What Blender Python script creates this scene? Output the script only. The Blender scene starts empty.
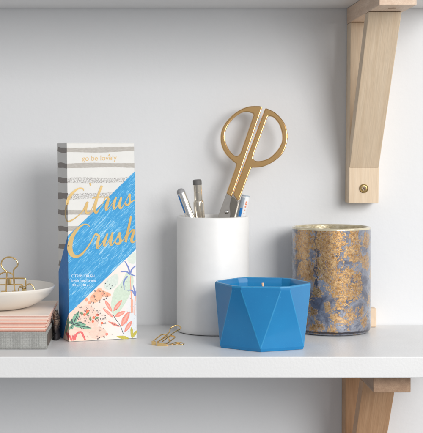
import bpy, bmesh, math, random
from mathutils import Vector, Matrix
random.seed(7)
R = math.radians
S = bpy.context.scene
C = S.collection

# ------------------------------------------------------------------ camera
FPX, CX, CY, DW = 1300.0, 150.0, 145.0, 1.324      # focal length and vanishing point in photo pixels, metres to the wall
HC = 0.1833                                         # camera height above the shelf top
cam = bpy.data.objects.new('camera', bpy.data.cameras.new('camera'))
C.objects.link(cam); S.camera = cam
cam.location = (0, -DW, HC); cam.rotation_euler = (R(90), 0, 0)
cam.data.sensor_fit = 'HORIZONTAL'; cam.data.sensor_width = 36
cam.data.lens = 36 * FPX / 423
cam.data.shift_x = (211.5 - CX) / 423
cam.data.shift_y = -(216.5 - CY) / 423
cam.data.clip_start = 0.05; cam.data.clip_end = 50
cam.data.dof.use_dof = True; cam.data.dof.focus_distance = 1.215; cam.data.dof.aperture_fstop = 13.0

# ------------------------------------------------------------------ light
S.view_settings.view_transform = 'Standard'; S.view_settings.look = 'None'
S.view_settings.exposure = 0.0; S.view_settings.gamma = 1.0
w = bpy.data.worlds.new('World'); S.world = w; w.use_nodes = True
wn, wl = w.node_tree.nodes, w.node_tree.links
bg = wn['Background']
tc = wn.new('ShaderNodeTexCoord'); sx = wn.new('ShaderNodeSeparateXYZ'); mr = wn.new('ShaderNodeMapRange')
wl.new(tc.outputs['Generated'], sx.inputs[0]); wl.new(sx.outputs['X'], mr.inputs['Value'])
mr.inputs['From Min'].default_value = -0.8; mr.inputs['From Max'].default_value = 0.9
mr.inputs['To Min'].default_value = 0.0; mr.inputs['To Max'].default_value = 1.0
wr = wn.new('ShaderNodeValToRGB')
wr.color_ramp.elements[0].color = (0.36, 0.37, 0.395, 1); wr.color_ramp.elements[1].color = (0.78, 0.78, 0.775, 1)
wl.new(mr.outputs[0], wr.inputs[0]); wl.new(wr.outputs[0], bg.inputs['Color'])
mz = wn.new('ShaderNodeMapRange'); wl.new(sx.outputs['Z'], mz.inputs['Value'])      # lighter from above, darker from below
mz.inputs['From Min'].default_value = -0.7; mz.inputs['From Max'].default_value = 0.9
mz.inputs['To Min'].default_value = 0.50; mz.inputs['To Max'].default_value = 1.20
wl.new(mz.outputs[0], bg.inputs['Strength'])

def area(name, loc, target, size, size_y, power, col):
    l = bpy.data.lights.new(name, 'AREA'); l.shape = 'RECTANGLE'; l.size = size; l.size_y = size_y
    l.energy = power; l.color = col
    o = bpy.data.objects.new(name, l); C.objects.link(o); o.location = loc
    o.rotation_euler = (Vector(target) - Vector(loc)).to_track_quat('-Z', 'Y').to_euler()
    return o
area('softbox', (0.80, -1.72, 0.58), (0.02, 0.0, 0.14), 0.70, 0.70, 18.0, (1.0, 0.99, 0.975))
area('side_window', (1.85, -1.55, 0.95), (0.10, -0.06, 0.08), 1.30, 1.30, 16.0, (1.0, 0.985, 0.96))

# ------------------------------------------------------------------ px -> space helpers
def P(px, py, d):                       # photo pixel at distance d in front of the camera
    return Vector(((px - CX) * d / FPX, d - DW, HC - (py - CY) * d / FPX))
def s2l(r, g, b):
    f = lambda c: (c / 255 / 12.92) if c / 255 <= 0.04045 else ((c / 255 + 0.055) / 1.055) ** 2.4
    return (f(r), f(g), f(b), 1)

# ------------------------------------------------------------------ materials
def mat(name):
    m = bpy.data.materials.new(name); m.use_nodes = True
    return m, m.node_tree.nodes, m.node_tree.links, m.node_tree.nodes['Principled BSDF']
def coords(n, l, scale=(1, 1, 1), rot=(0, 0, 0)):
    t = n.new('ShaderNodeTexCoord'); mp = n.new('ShaderNodeMapping')
    mp.inputs['Scale'].default_value = scale; mp.inputs['Rotation'].default_value = rot
    l.new(t.outputs['Object'], mp.inputs['Vector']); return mp.outputs['Vector']
def noise(n, l, vec, scale, detail=4, rough=0.55, dist=0.0):
    t = n.new('ShaderNodeTexNoise'); t.inputs['Scale'].default_value = scale; t.inputs['Detail'].default_value = detail
    t.inputs['Roughness'].default_value = rough; t.inputs['Distortion'].default_value = dist
    l.new(vec, t.inputs['Vector']); return t.outputs['Fac']
def ramp(n, l, fac, stops, interp='LINEAR'):
    t = n.new('ShaderNodeValToRGB'); e = t.color_ramp.elements; t.color_ramp.interpolation = interp
    while len(e) < len(stops): e.new(0.5)
    for k, (p, c) in enumerate(stops):
        e[k].position = p; e[k].color = c if len(c) == 4 else (*c, 1)
    l.new(fac, t.inputs[0]); return t.outputs[0]
def mix(n, l, fac, a, b, mode='MIX'):
    t = n.new('ShaderNodeMix'); t.data_type = 'RGBA'; t.blend_type = mode
    for s, v in ((t.inputs[0], fac), (t.inputs[6], a), (t.inputs[7], b)):
        if hasattr(v, 'is_output'): l.new(v, s)
        else: s.default_value = v
    return t.outputs[2]
def math_(n, l, op, a, b=None, clamp=False):
    t = n.new('ShaderNodeMath'); t.operation = op; t.use_clamp = clamp
    for s, v in zip(t.inputs, (a, b)):
        if v is None: continue
        if hasattr(v, 'is_output'): l.new(v, s)
        else: s.default_value = v
    return t.outputs[0]
def bump(n, l, h, bsdf, dist, strength=1.0, socket='Normal'):
    t = n.new('ShaderNodeBump'); t.inputs['Strength'].default_value = strength; t.inputs['Distance'].default_value = dist
    l.new(h, t.inputs['Height']); l.new(t.outputs[0], bsdf.inputs[socket])
def plain(name, col, rough=0.5, metal=0.0, var=0.06, scale=200, bmp=0.0, coat=0.0):
    m, n, l, b = mat(name)
    v = coords(n, l); f = noise(n, l, v, scale, 5)
    dark = tuple(c * (1 - var) for c in col[:3]) + (1,); lite = tuple(min(1, c * (1 + var)) for c in col[:3]) + (1,)
    l.new(ramp(n, l, f, [(0.3, dark), (0.7, lite)]), b.inputs['Base Color'])
    b.inputs['Roughness'].default_value = rough; b.inputs['Metallic'].default_value = metal
    b.inputs['Coat Weight'].default_value = coat
    if bmp: bump(n, l, f, b, bmp)
    return m

def m_wall():
    m, n, l, b = mat('painted wall')
    v = coords(n, l)
    l.new(ramp(n, l, noise(n, l, v, 3.0, 6), [(0.3, (0.755, 0.765, 0.78)), (0.7, (0.795, 0.80, 0.81))]), b.inputs['Base Color'])
    f = noise(n, l, v, 230, 5, 0.6); g = noise(n, l, v, 60, 3)
    bump(n, l, math_(n, l, 'ADD', f, g), b, 0.0005, 0.32)
    b.inputs['Roughness'].default_value = 0.62
    return m
def m_shelf():
    m, n, l, b = mat('white lacquered shelf')
    v = coords(n, l)
    l.new(ramp(n, l, noise(n, l, v, 9, 6), [(0.3, (0.775, 0.775, 0.775)), (0.7, (0.81, 0.81, 0.808))]), b.inputs['Base Color'])
    bump(n, l, noise(n, l, v, 420, 4, 0.6), b, 0.00038, 0.5)
    l.new(ramp(n, l, noise(n, l, v, 40, 4), [(0.3, (0.30,) * 3), (0.7, (0.40,) * 3)]), b.inputs['Roughness'])
    return m
def m_wood(name, c1, c2, horiz=False):
    m, n, l, b = mat(name)
    v = coords(n, l, (9, 0.8, 9) if horiz else (12, 0.35, 0.45))
    f = noise(n, l, v, 24, 3, 0.45, 0.25)
    v2 = coords(n, l, (30, 3, 30) if horiz else (30, 1.0, 1.2)); g = noise(n, l, v2, 40, 5, 0.6)
    base = ramp(n, l, f, [(0.25, c1), (0.5, tuple((a + q) / 2 for a, q in zip(c1, c2))), (0.75, c2)])
    l.new(mix(n, l, ramp(n, l, g, [(0.35, (0.50,) * 3), (0.62, (0,) * 3)]), base, tuple(q * 0.82 for q in c1[:3]) + (1,)), b.inputs['Base Color'])
    bump(n, l, g, b, 0.0003, 0.35)
    b.inputs['Roughness'].default_value = 0.52
    return m
def m_metal(name, col, rough=0.22, bmp=0.000012, scale=60):
    m, n, l, b = mat(name)
    v = coords(n, l)
    l.new(ramp(n, l, noise(n, l, v, 40, 3), [(0.3, tuple(c * .97 for c in col)), (0.7, col)]), b.inputs['Base Color'])
    l.new(ramp(n, l, noise(n, l, v, 250, 4), [(0.3, (rough * .92,) * 3), (0.7, (rough * 1.08,) * 3)]), b.inputs['Roughness'])
    b.inputs['Metallic'].default_value = 1
    if bmp: bump(n, l, noise(n, l, v, scale, 3), b, bmp, 0.6)
    return m
def m_paper(name, col, mottled=0.0, second=(0.9, 0.89, 0.86), scale=(1, 1, 1), rot=(0, 0, 0), ns=900, thr=(0.45, 0.6), rough=0.6):
    m, n, l, b = mat(name)
    v = coords(n, l, scale, rot); f = noise(n, l, v, ns, 4, 0.65)
    soft = noise(n, l, coords(n, l), 60, 3)
    c0 = mix(n, l, ramp(n, l, soft, [(0.3, (0, 0, 0)), (0.75, (0.35,) * 3)]), (*col[:3], 1), tuple(min(1, c * 0.8 + 0.05) for c in col[:3]) + (1,))
    if mottled:
        k = ramp(n, l, f, [(thr[0], (0, 0, 0)), (thr[1], (mottled,) * 3)])
        c0 = mix(n, l, k, c0, (*second[:3], 1))
    l.new(c0, b.inputs['Base Color']); b.inputs['Roughness'].default_value = rough
    return m

M = {}
M['wall'] = m_wall(); M['shelf'] = m_shelf()
M['birch'] = m_wood('birch', (0.73, 0.56, 0.385), (0.83, 0.675, 0.50))
M['birch_end'] = m_wood('birch arm', (0.70, 0.50, 0.36), (0.83, 0.65, 0.50), True)
M['birch_shaded'] = m_wood('shade-toned birch', (0.50, 0.275, 0.14), (0.64, 0.39, 0.22))  # same birch as the upper bracket, the shelf's shade put into its colour
M['birch_shaded_end'] = m_wood('shade-toned birch arm', (0.33, 0.20, 0.125), (0.47, 0.31, 0.20), True)
M['gold'] = m_metal('polished gold', (0.80, 0.50, 0.215), 0.16, 0.0)
M['wire_gold'] = m_metal('gold wire', (0.85, 0.60, 0.27), 0.22)
M['brass'] = m_metal('brass', (0.50, 0.36, 0.16), 0.38)
M['steel'] = m_metal('steel', (0.47, 0.44, 0.405), 0.30)
M['chrome'] = m_metal('champagne silver', (0.74, 0.68, 0.58), 0.20)
M['silver'] = m_metal('silver', (0.80, 0.79, 0.77), 0.16)
M['ceramic'] = plain('white ceramic', (0.85, 0.845, 0.835), 0.42, 0, 0.015, 120, 0.00006)
M['bowl'] = plain('cream glazed ceramic', (0.78, 0.735, 0.67), 0.25, 0, 0.03, 30, 0, 0.3)
M['grey_rubber'] = plain('grey rubber', (0.13, 0.125, 0.12), 0.6)
M['dome'] = plain('grey pen end', (0.30, 0.30, 0.31), 0.4)
M['blue_ink'] = plain('blue enamel', (0.02, 0.22, 0.62), 0.3)
M['marker_white'] = plain('white plastic', (0.80, 0.81, 0.82), 0.3)
M['marker_grey'] = plain('pale blue grey plastic', (0.42, 0.48, 0.54), 0.35)
M['orange'] = plain('orange print', (0.80, 0.24, 0.10), 0.5)
M['wax'] = plain('wax', (0.75, 0.72, 0.62), 0.5)
M['wick'] = plain('wick', (0.85, 0.55, 0.38), 0.8)
M['dark'] = plain('dark recess', (0.10, 0.06, 0.04), 0.7)

def m_glaze():
    m, n, l, b = mat('blue satin glaze')
    v = coords(n, l); f = noise(n, l, v, 18, 5); sp = noise(n, l, v, 700, 3)
    base = ramp(n, l, f, [(0.3, (0.004, 0.165, 0.40)), (0.7, (0.007, 0.215, 0.48))])
    c = base
    c = mix(n, l, ramp(n, l, sp, [(0.66, (0,) * 3), (0.74, (0.25,) * 3)]), c, (0.10, 0.40, 0.70, 1))
    l.new(c, b.inputs['Base Color']); b.inputs['Roughness'].default_value = 0.36
    b.inputs['Coat Weight'].default_value = 0.40; b.inputs['Coat Roughness'].default_value = 0.14; b.inputs['Specular IOR Level'].default_value = 0.35
    bump(n, l, sp, b, 0.00008, 0.4)
    return m
M['glaze'] = m_glaze()
M['glaze_ridge'] = plain('thin glaze on the ridges', (0.018, 0.255, 0.52), 0.35, 0, 0.1, 300, 0, 0.2)

def m_linen():
    m, n, l, b = mat('grey linen cloth')
    v = coords(n, l)
    a = n.new('ShaderNodeTexWave'); a.bands_direction = 'X'; a.inputs['Scale'].default_value = 330; a.inputs['Distortion'].default_value = 1.5; a.inputs['Detail Scale'].default_value = 3
    c = n.new('ShaderNodeTexWave'); c.bands_direction = 'Z'; c.inputs['Scale'].default_value = 330; c.inputs['Distortion'].default_value = 1.5; c.inputs['Detail Scale'].default_value = 3
    l.new(v, a.inputs['Vector']); l.new(v, c.inputs['Vector'])
    h = math_(n, l, 'MULTIPLY', a.outputs['Fac'], c.outputs['Fac'])
    h2 = math_(n, l, 'ADD', h, math_(n, l, 'MULTIPLY', noise(n, l, v, 500, 3), 0.8))
    l.new(ramp(n, l, h2, [(0.2, (0.25, 0.25, 0.235)), (1.2, (0.46, 0.46, 0.44))]), b.inputs['Base Color'])
    b.inputs['Roughness'].default_value = 0.9; bump(n, l, h2, b, 0.0004, 0.7)
    return m
M['linen'] = m_linen()

# ------------------------------------------------------------------ mesh helpers
def mesh_obj(name, verts, faces, m, parent=None, smooth=None, mats=None, fm=None):
    me = bpy.data.meshes.new(name); me.from_pydata([tuple(v) for v in verts], [], faces); me.update()
    bm = bmesh.new(); bm.from_mesh(me); bmesh.ops.recalc_face_normals(bm, faces=bm.faces); bm.to_mesh(me); bm.free()
    for k in (mats or [m]): me.materials.append(k)
    if fm:
        for p, i in zip(me.polygons, fm): p.material_index = i
    if smooth is not None:
        for p in me.polygons: p.use_smooth = True
        me.set_sharp_from_angle(angle=R(smooth))
    o = bpy.data.objects.new(name, me); C.objects.link(o)
    if parent: o.parent = parent
    return o
def empty(name, loc=(0, 0, 0)):
    o = bpy.data.objects.new(name, None); o.location = loc; o.empty_display_size = 0.01; C.objects.link(o); return o
def tag(o, label, cat, group=None):
    o['label'] = label; o['category'] = cat
    if group: o['group'] = group
    return o
def bevel(o, wdt, seg=3, ang=35, smooth=True):
    b = o.modifiers.new('bevel', 'BEVEL'); b.width = wdt; b.segments = seg; b.limit_method = 'ANGLE'; b.angle_limit = R(ang)
    b.harden_normals = False
    if smooth:
        for p in o.data.polygons: p.use_smooth = True
        wnm = o.modifiers.new('wn', 'WEIGHTED_NORMAL'); wnm.keep_sharp = True
    return o
def box(x0, x1, y0, y1, z0, z1):
    v = [(x, y, z) for z in (z0, z1) for y in (y0, y1) for x in (x0, x1)]
    return v, [(0, 1, 3, 2), (4, 6, 7, 5), (0, 4, 5, 1), (2, 3, 7, 6), (0, 2, 6, 4), (1, 5, 7, 3)]
def join(parts):
    V, F = [], []
    for v, f in parts:
        k = len(V); V += [tuple(p) for p in v]; F += [tuple(i + k for i in q) for q in f]
    return V, F
def lathe(profile, seg=96, cx=0, cy=0):
    V, F = [], []
    for r, z in profile:
        for k in range(seg):
            a = 2 * math.pi * k / seg; V.append((cx + r * math.cos(a), cy + r * math.sin(a), z))
    for i in range(len(profile) - 1):
        for k in range(seg):
            j = (k + 1) % seg; F.append((i * seg + k, i * seg + j, (i + 1) * seg + j, (i + 1) * seg + k))
    return V, F
def capped(profile, seg=96, cx=0, cy=0):
    V, F = lathe(profile, seg, cx, cy); n_ = len(profile)
    F.append(tuple(range(seg))); F.append(tuple((n_ - 1) * seg + k for k in range(seg))); return V, F
def smoothline(pts, sub=6, closed=False):
    pts = [Vector(p) for p in pts]; out = []; n_ = len(pts)
    rng = range(n_) if closed else range(n_ - 1)
    for i in rng:
        p1, p2 = pts[i], pts[(i + 1) % n_]
        p0 = pts[i - 1] if (closed or i > 0) else p1 * 2 - p2
        p3 = pts[(i + 2) % n_] if (closed or i + 2 < n_) else p2 * 2 - p1
        for k in range(sub):
            t = k / sub
            out.append(0.5 * ((2 * p1) + (p2 - p0) * t + (2 * p0 - 5 * p1 + 4 * p2 - p3) * t * t + (3 * p1 - p0 - 3 * p2 + p3) * t ** 3))
    if not closed: out.append(pts[-1])
    return out
def tube(pts, r, seg=8):
    V, F = [], []; n_ = len(pts)
    up = Vector((0.123, 0.456, 0.882)).normalized()
    t0 = (pts[1] - pts[0]).normalized(); nrm = t0.cross(up).normalized()
    for i, p in enumerate(pts):
        t = (pts[min(i + 1, n_ - 1)] - pts[max(i - 1, 0)])
        t = t.normalized() if t.length > 0 else t0
        nrm = (nrm - t * nrm.dot(t)).normalized(); bn = t.cross(nrm)
        rr = r(i / (n_ - 1)) if callable(r) else r
        for k in range(seg):
            a = 2 * math.pi * k / seg; V.append(p + (nrm * math.cos(a) + bn * math.sin(a)) * rr)
    for i in range(n_ - 1):
        for k in range(seg):
            j = (k + 1) % seg; F.append((i * seg + k, i * seg + j, (i + 1) * seg + j, (i + 1) * seg + k))
    F.append(tuple(range(seg))[::-1]); F.append(tuple((n_ - 1) * seg + k for k in range(seg)))
    return V, F

# ================================================================== SETTING
def struct(name, vf, m):
    o = mesh_obj(name, *vf, m); o['kind'] = 'structure'; return o
wv = [(-0.9, 0, -0.7), (1.6, 0, -0.7), (1.6, 0, 1.1), (-0.9, 0, 1.1)]
struct('wall', (wv, [(0, 1, 2, 3)]), M['wall'])

sh = mesh_obj('shelf', *box(-0.42, 0.300, -0.200, -0.0008, -0.0182, 0.0), M['shelf']); bevel(sh, 0.0009, 3)
tag(sh, 'lower white shelf board carrying the cup, candles, carton and books', 'shelf', 'white shelf boards')
sh2 = mesh_obj('shelf', *box(-0.42, 0.300, -0.200, -0.0008, 0.3225, 0.3407), M['shelf']); bevel(sh2, 0.0009, 3)
tag(sh2, 'upper white shelf board whose underside shows along the top edge', 'shelf', 'white shelf boards')

def bracket(top, x0, lean, mw, me, label):
    """leg on the wall, arm under the board, diagonal brace between them"""
    L, aw, T = 0.1975, 0.0320, 0.0162
    t = empty('shelf_bracket', (x0 + lean, 0, top)); tag(t, label, 'shelf bracket', 'wooden brackets under the shelves')
    lw, lt = 0.0300, 0.0245
    def sh_(p): return (p[0] + lean * (p[2] / L), p[1], p[2])         # slight lean of the leg
    v, f = box(0, lw, -lt, -0.0006, -L, -T - 0.0003); v = [sh_(p) for p in v]
    o = mesh_obj('leg', v, f, mw, t); bevel(o, 0.0007, 2)
    v, f = box(-0.0004, aw + 0.0006, -0.181, -0.0008, -T, -0.0002)
    v = [(x + (0.0012 if y < -0.1 else 0), y, z) for x, y, z in v]
    o = mesh_obj('arm', v, f, me, t); bevel(o, 0.0007, 2)
    hz = 0.0200; yf, yb = -0.1280, -0.0245
    zt, zb = -T - 0.0003, -0.1622
    q = [(yf, zt), (yf + hz, zt), (yb - 0.0001, zb + hz * 1.36), (yb - 0.0001, zb)]
    V = []
    for k, (y, z) in enumerate(q):
        top_ = k < 2
        xa, xb = (0.0007, 0.0312) if top_ else (0.0003, 0.0297)
        V += [sh_((xa, y, z)), sh_((xb, y, z))]
    F = [(0, 1, 3, 2), (2, 3, 5, 4), (4, 5, 7, 6), (6, 7, 1, 0), (0, 2, 4, 6), (1, 7, 5, 3)]
    o = mesh_obj('brace', V, F, mw, t); bevel(o, 0.0007, 2)
    # brass screw in the foot of the leg
    sc = Vector((0.0150 - lean * 0.9, -lt - 0.0001, -0.1826))
    prof = [(0.0045, 0.0), (0.0045, 0.0007), (0.0040, 0.0010), (0.0033, 0.0004), (0.0022, 0.0007), (0.0020, -0.0004), (0.0002, -0.0006)]
    v, f = lathe(prof, 32)
    v = [(sc.x + a, sc.y - c, sc.z + b) for a, b, c in v]
    s = mesh_obj('screw', v, f, M['brass'], t, smooth=40)
    v, f = join([box(-0.0019, 0.0019, -0.0004, 0.0004, 0, 0.0002), box(-0.0004, 0.0004, -0.0019, 0.0019, 0.00005, 0.00025)])
    v = [(sc.x + a * .8 - b * .6, sc.y - 0.0005 - c, sc.z + a * .6 + b * .8) for a, b, c in v]
    mesh_obj('screw_slot', v, f, M['dark'], s)
    # plug in the underside of the arm
    v, f = capped([(0.0036, -T - 0.0004), (0.0030, -T + 0.0004)], 24, 0.0170, -0.1560)
    mesh_obj('screw_plug', v, f, M['birch_shaded_end'], t)
    return t
b1 = bracket(0.3225, 0.1985, 0.0022, M['birch'], M['birch_end'], 'pale birch bracket under the upper shelf with a brass screw in its foot')
b2 = bracket(-0.0182, 0.1945, 0.0010, M['birch_shaded'], M['birch_shaded_end'], 'birch bracket below the lower shelf board, shade put into its brown')

# ================================================================== CARTON
# carton space: x along the front (0..WB), y into the depth (0..DB), z up (0..HB)
WB, DB, HB = 0.0663, 0.0345, 0.1848
c0 = P(69.3, 342, 1.2096); yaw = math.atan2(0.0219, 0.0626)
carton = empty('hand_cream_box', (c0.x, c0.y, 0.0002)); carton.rotation_euler = (0, 0, yaw)
tag(carton, 'tall paper carton with grey stripes, blue band, gold script and flowers', 'carton')
SK = -0.0026                                                      # the carton is racked slightly to the left
def sk(p): return (p[0] + SK * p[2] / HB * 1.0, p[1], p[2])
cbody = mesh_obj('carton', [sk(p) for p in box(0, WB, 0, DB, 0, HB)[0]], box(0, WB, 0, DB, 0, HB)[1], m_paper('white card', (0.76, 0.75, 0.72)), carton)
bevel(cbody, 0.0005, 2)
# closing flap line at the top
mesh_obj('lid_flap', *[([sk(p) for p in box(0.0006, WB - 0.0006, 0.0006, DB - 0.0006, HB + 0.0001, HB + 0.0006)[0]]), box(0, 1, 0, 1, 0, 1)[1]], m_paper('card flap', (0.80, 0.79, 0.76)), carton)

def FR(px, py, lift=0.0):            # photo pixel on the front face
    t = (py - 143.3) / 197.0
    xl, xr = 66.5 + 2.8 * t, 134.6 + 2.4 * t
    u = (px - xl) / (xr - xl)
    yb = 342 + (338.5 - 342) * u; yt = 143.5 - 0.4 * u
    v = (yb - py) / (yb - yt)
    z = v * HB
    return (u * WB + SK * z / HB, -0.00004 - lift, z)
def SD(px, py, lift=0.0):            # photo pixel on the left side face
    t = (py - 143.5) / 196.0
    xl, xr = 54.5 + 2.8 * t, 66.5 + 2.8 * t
    u = (px - xl) / (xr - xl)
    yb = 337 + 5 * u; yt = 144 - 0.5 * u
    z = (yb - py) / (yb - yt) * HB
    return (SK * z / HB - 0.00004 - lift, DB * (1 - u), z)
class Art:
    def __init__(s, face=FR): s.V, s.F, s.n, s.face = [], [], 0, face
    def stroke(s, pts, w, lift, sub=6, jit=0.0, closed=False):
        """pts in photo px, w one width or a list of widths (px)"""
        L_ = smoothline([(a, b, 0) for a, b in pts], sub, closed)
        ws = w if isinstance(w, (list, tuple)) else [w] * len(pts)
        W_ = [p.x for p in smoothline([(q, 0, 0) for q in ws], sub, closed)]
        s.n += 1; lf = lift + 0.000004 * s.n
        k0 = len(s.V)
        for i, p in enumerate(L_):
            t = (L_[min(i + 1, len(L_) - 1)] - L_[max(i - 1, 0)]); t = t.normalized() if t.length else Vector((1, 0, 0))
            nx, ny = -t.y, t.x; ww = max(0.05, W_[min(i, len(W_) - 1)] / 2)
            a = ww * (1 + random.uniform(-jit, jit)); b = ww * (1 + random.uniform(-jit, jit))
            s.V.append(s.face(p.x + nx * a, p.y + ny * a, lf)); s.V.append(s.face(p.x - nx * b, p.y - ny * b, lf))
        for i in range(len(L_) - 1):
            q = k0 + 2 * i; s.F.append((q, q + 1, q + 3, q + 2))
    def poly(s, pts, lift, smooth=0, jit=0.0):
        L_ = [(p[0], p[1]) for p in (smoothline([(a, b, 0) for a, b in pts], smooth, True) if smooth else pts)]
        s.n += 1; lf = lift + 0.000004 * s.n; k0 = len(s.V)
        for a, b in L_: s.V.append(s.face(a + random.uniform(-jit, jit), b + random.uniform(-jit, jit), lf))
        s.F.append(tuple(range(k0, k0 + len(L_))))
    def leaf(s, a, b, w, lift):
        ax, ay = a; bx, by = b; dx, dy = bx - ax, by - ay; L_ = math.hypot(dx, dy); nx, ny = -dy / L_, dx / L_
        top, bot = [], []
        ja, jb = random.uniform(-.12, .12), random.uniform(-.12, .12)
        for k in range(17):
            t = k / 16; ww = w / 2 * math.sin(math.pi * t) ** 0.75 * (1 + ja * math.sin(9 * t) + jb * math.cos(14 * t) + random.uniform(-.05, .05))
            top.append((ax + dx * t + nx * ww, ay + dy * t + ny * ww)); bot.append((ax + dx * t - nx * ww, ay + dy * t - ny * ww))
        s.poly(top + bot[-2:0:-1], lift)
    def dot(s, x, y, r, lift):
        s.poly([(x + r * math.cos(k * math.pi / 5) * random.uniform(.8, 1.2), y + r * math.sin(k * math.pi / 5) * random.uniform(.8, 1.2)) for k in range(10)], lift)
    def done(s, name, m, parent): return mesh_obj(name, s.V, s.F, m, parent)

# --- brushed stripes
def stripes(face, xa, xb, rows, seedv, mats_):
    random.seed(seedv); m1, m2 = mats_
    for yy, slope, wd, dry in rows:
        t = Art(face)
        n_ = 10; pts = []; ws = []
        for k in range(n_ + 1):
            u = k / n_; pts.append((xa(yy) + (xb(yy) - xa(yy)) * u, yy + slope * u + 0.35 * math.sin(u * 5 + yy)))
            ws.append(wd * (1 + 0.10 * math.sin(u * 7 + yy * 1.7)))
        t.stroke(pts, ws, 0.00002, 5, 0.05); t.done('printed_stripe', m2 if dry else m1, carton)
fl = lambda y: 66.6 + 2.8 * (y - 143.3) / 197; frr = lambda y: 134.5 + 2.4 * (y - 143.3) / 197
sl = lambda y: 55.15 + 2.8 * (y - 143.5) / 196; sr = lambda y: 66.6 + 2.8 * (y - 143.5) / 196
wash = m_paper('grey brush stripe', s2l(176, 170, 162), 0.35, (0.74, 0.72, 0.68), (1, 1, 5), ns=260, thr=(0.4, 0.75))
dry = m_paper('dry grey brush stripe', s2l(150, 145, 140), 0.95, (0.80, 0.79, 0.77), (1, 1, 1.6), ns=1100, thr=(0.42, 0.56))
stripes(FR, fl, frr, [(150.3, -1.3, 4.8, 0), (166.0, -1.0, 4.6, 0), (180.8, -1.4, 5.2, 1), (196.6, -1.8, 5.4, 1), (212.8, -1.2, 4.8, 0), (228.6, -0.6, 5.0, 0)], 3, (wash, dry))
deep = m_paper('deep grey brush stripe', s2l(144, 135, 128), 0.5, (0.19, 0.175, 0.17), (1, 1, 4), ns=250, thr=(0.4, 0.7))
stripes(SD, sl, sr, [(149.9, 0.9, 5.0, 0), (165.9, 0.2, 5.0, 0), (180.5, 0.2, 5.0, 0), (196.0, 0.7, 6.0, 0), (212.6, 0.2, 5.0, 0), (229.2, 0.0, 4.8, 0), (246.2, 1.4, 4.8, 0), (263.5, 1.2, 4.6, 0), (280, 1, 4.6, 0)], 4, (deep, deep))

# --- cream floral ground and the blue band, in their layers
cream = mat('floral ground'); m, n, l, bs = cream
v = coords(n, l); f1 = noise(n, l, v, 26, 3); f2 = noise(n, l, v, 900, 3)
gx = n.new('ShaderNodeSeparateXYZ'); l.new(v, gx.inputs[0])
pk = ramp(n, l, math_(n, l, 'ADD', math_(n, l, 'MULTIPLY', gx.outputs['X'], 9.0), math_(n, l, 'MULTIPLY', f1, 0.5)), [(0.34, s2l(244, 214, 196)), (0.66, s2l(243, 233, 226)), (0.85, s2l(230, 234, 238))])
l.new(mix(n, l, ramp(n, l, f2, [(0.62, (0,) * 3), (0.7, (0.5,) * 3)]), pk, s2l(214, 214, 214)), bs.inputs['Base Color']); bs.inputs['Roughness'].default_value = 0.6
g = Art(); g.poly([(136.1, 249), (68.7, 313.5), (69.05, 341.7), (103, 340.0), (136.8, 338.2)], 0.00003); g.done('floral_ground', m, carton)
g = Art(SD); g.poly([(68.6, 313.5), (66.2, 321), (64.0, 329), (62.2, 339.2), (68.9, 341.6)], 0.00003); g.done('floral_ground', m, carton)

def m_crayon(name, streak):
    m, n, l, b = mat(name)
    v = coords(n, l, (1, 1, 1), (0, R(46), 0)); 
    mp = n.new('ShaderNodeMapping'); mp.inputs['Scale'].default_value = (1, 1, 0.16) if True else (1, 1, 1)
    l.new(v, mp.inputs['Vector'])
    mp.inputs['Scale'].default_value = (0.14, 1, 1.0)
    f = noise(n, l, mp.outputs[0], 900, 5, 0.7); gsp = noise(n, l, v, 1400, 3, 0.7); big = noise(n, l, mp.outputs[0], 190, 3)
    k = math_(n, l, 'MULTIPLY', math_(n, l, 'ADD', f, math_(n, l, 'MULTIPLY', math_(n, l, 'SUBTRACT', big, 0.5), 0.55)), 1.0)
    k = math_(n, l, 'ADD', k, math_(n, l, 'MULTIPLY', math_(n, l, 'SUBTRACT', gsp, 0.5), 0.35))
    l.new(ramp(n, l, k, [(0.40, s2l(44, 148, 206)), (0.53, s2l(60, 160, 214)), (0.61, s2l(116, 188, 226)), (0.72, s2l(190, 220, 236))]), b.inputs['Base Color'])
    b.inputs['Roughness'].default_value = 0.6
    return m
cr = m_crayon('blue crayon', 1)
g = Art(); g.poly([(67.75, 236.0), (80, 224.5), (95, 210.2), (110, 195.6), (125, 181), (134.95, 171.4), (135.95, 249.5), (118, 266.7), (95, 288.8), (68.75, 314.2)], 0.00008, 0); g.done('blue_band', cr, carton)
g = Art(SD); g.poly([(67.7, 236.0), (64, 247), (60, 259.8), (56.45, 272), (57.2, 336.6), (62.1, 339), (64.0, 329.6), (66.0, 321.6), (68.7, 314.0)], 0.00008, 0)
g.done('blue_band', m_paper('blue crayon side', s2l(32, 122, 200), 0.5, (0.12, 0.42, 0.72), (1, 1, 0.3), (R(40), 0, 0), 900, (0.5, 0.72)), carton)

# --- watercolour flowers
def col(*c, mo=0.3): return m_paper('print %d %d %d' % c, s2l(*c), mo, tuple(min(1, q + 0.18) for q in s2l(*c)[:3]), (1, 1, 1), ns=420, thr=(0.42, 0.7))
random.seed(5)
Z1, Z2, Z3, Z4 = 0.00005, 0.00010, 0.00014, 0.00018
def cp(x0, y0, k, pts): return [(x0 + a / k, y0 + b / k) for a, b in pts]
A = Art(); A.poly(cp(95, 275, 6.47, [(165, 55), (125, 100), (105, 170), (104, 235), (135, 262), (175, 215), (215, 150), (240, 90), (250, 50), (245, 5), (210, -20), (190, 10)]), Z1, 3)
A.done('green_wash', col(206, 222, 202, mo=0.5), carton)
A = Art(); A.poly(cp(80, 280, 10.57, [(262, 25), (330, -40), (400, -60), (400, 40), (340, 95), (300, 110), (250, 80)]), Z1 + 0.00002, 3)
A.poly([(127, 259.5), (135.5, 251.5), (135.8, 262), (132, 264)], Z1, 2)
A.done('mint_wash', col(214, 224, 214, mo=0.5), carton)
A = Art()
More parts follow.
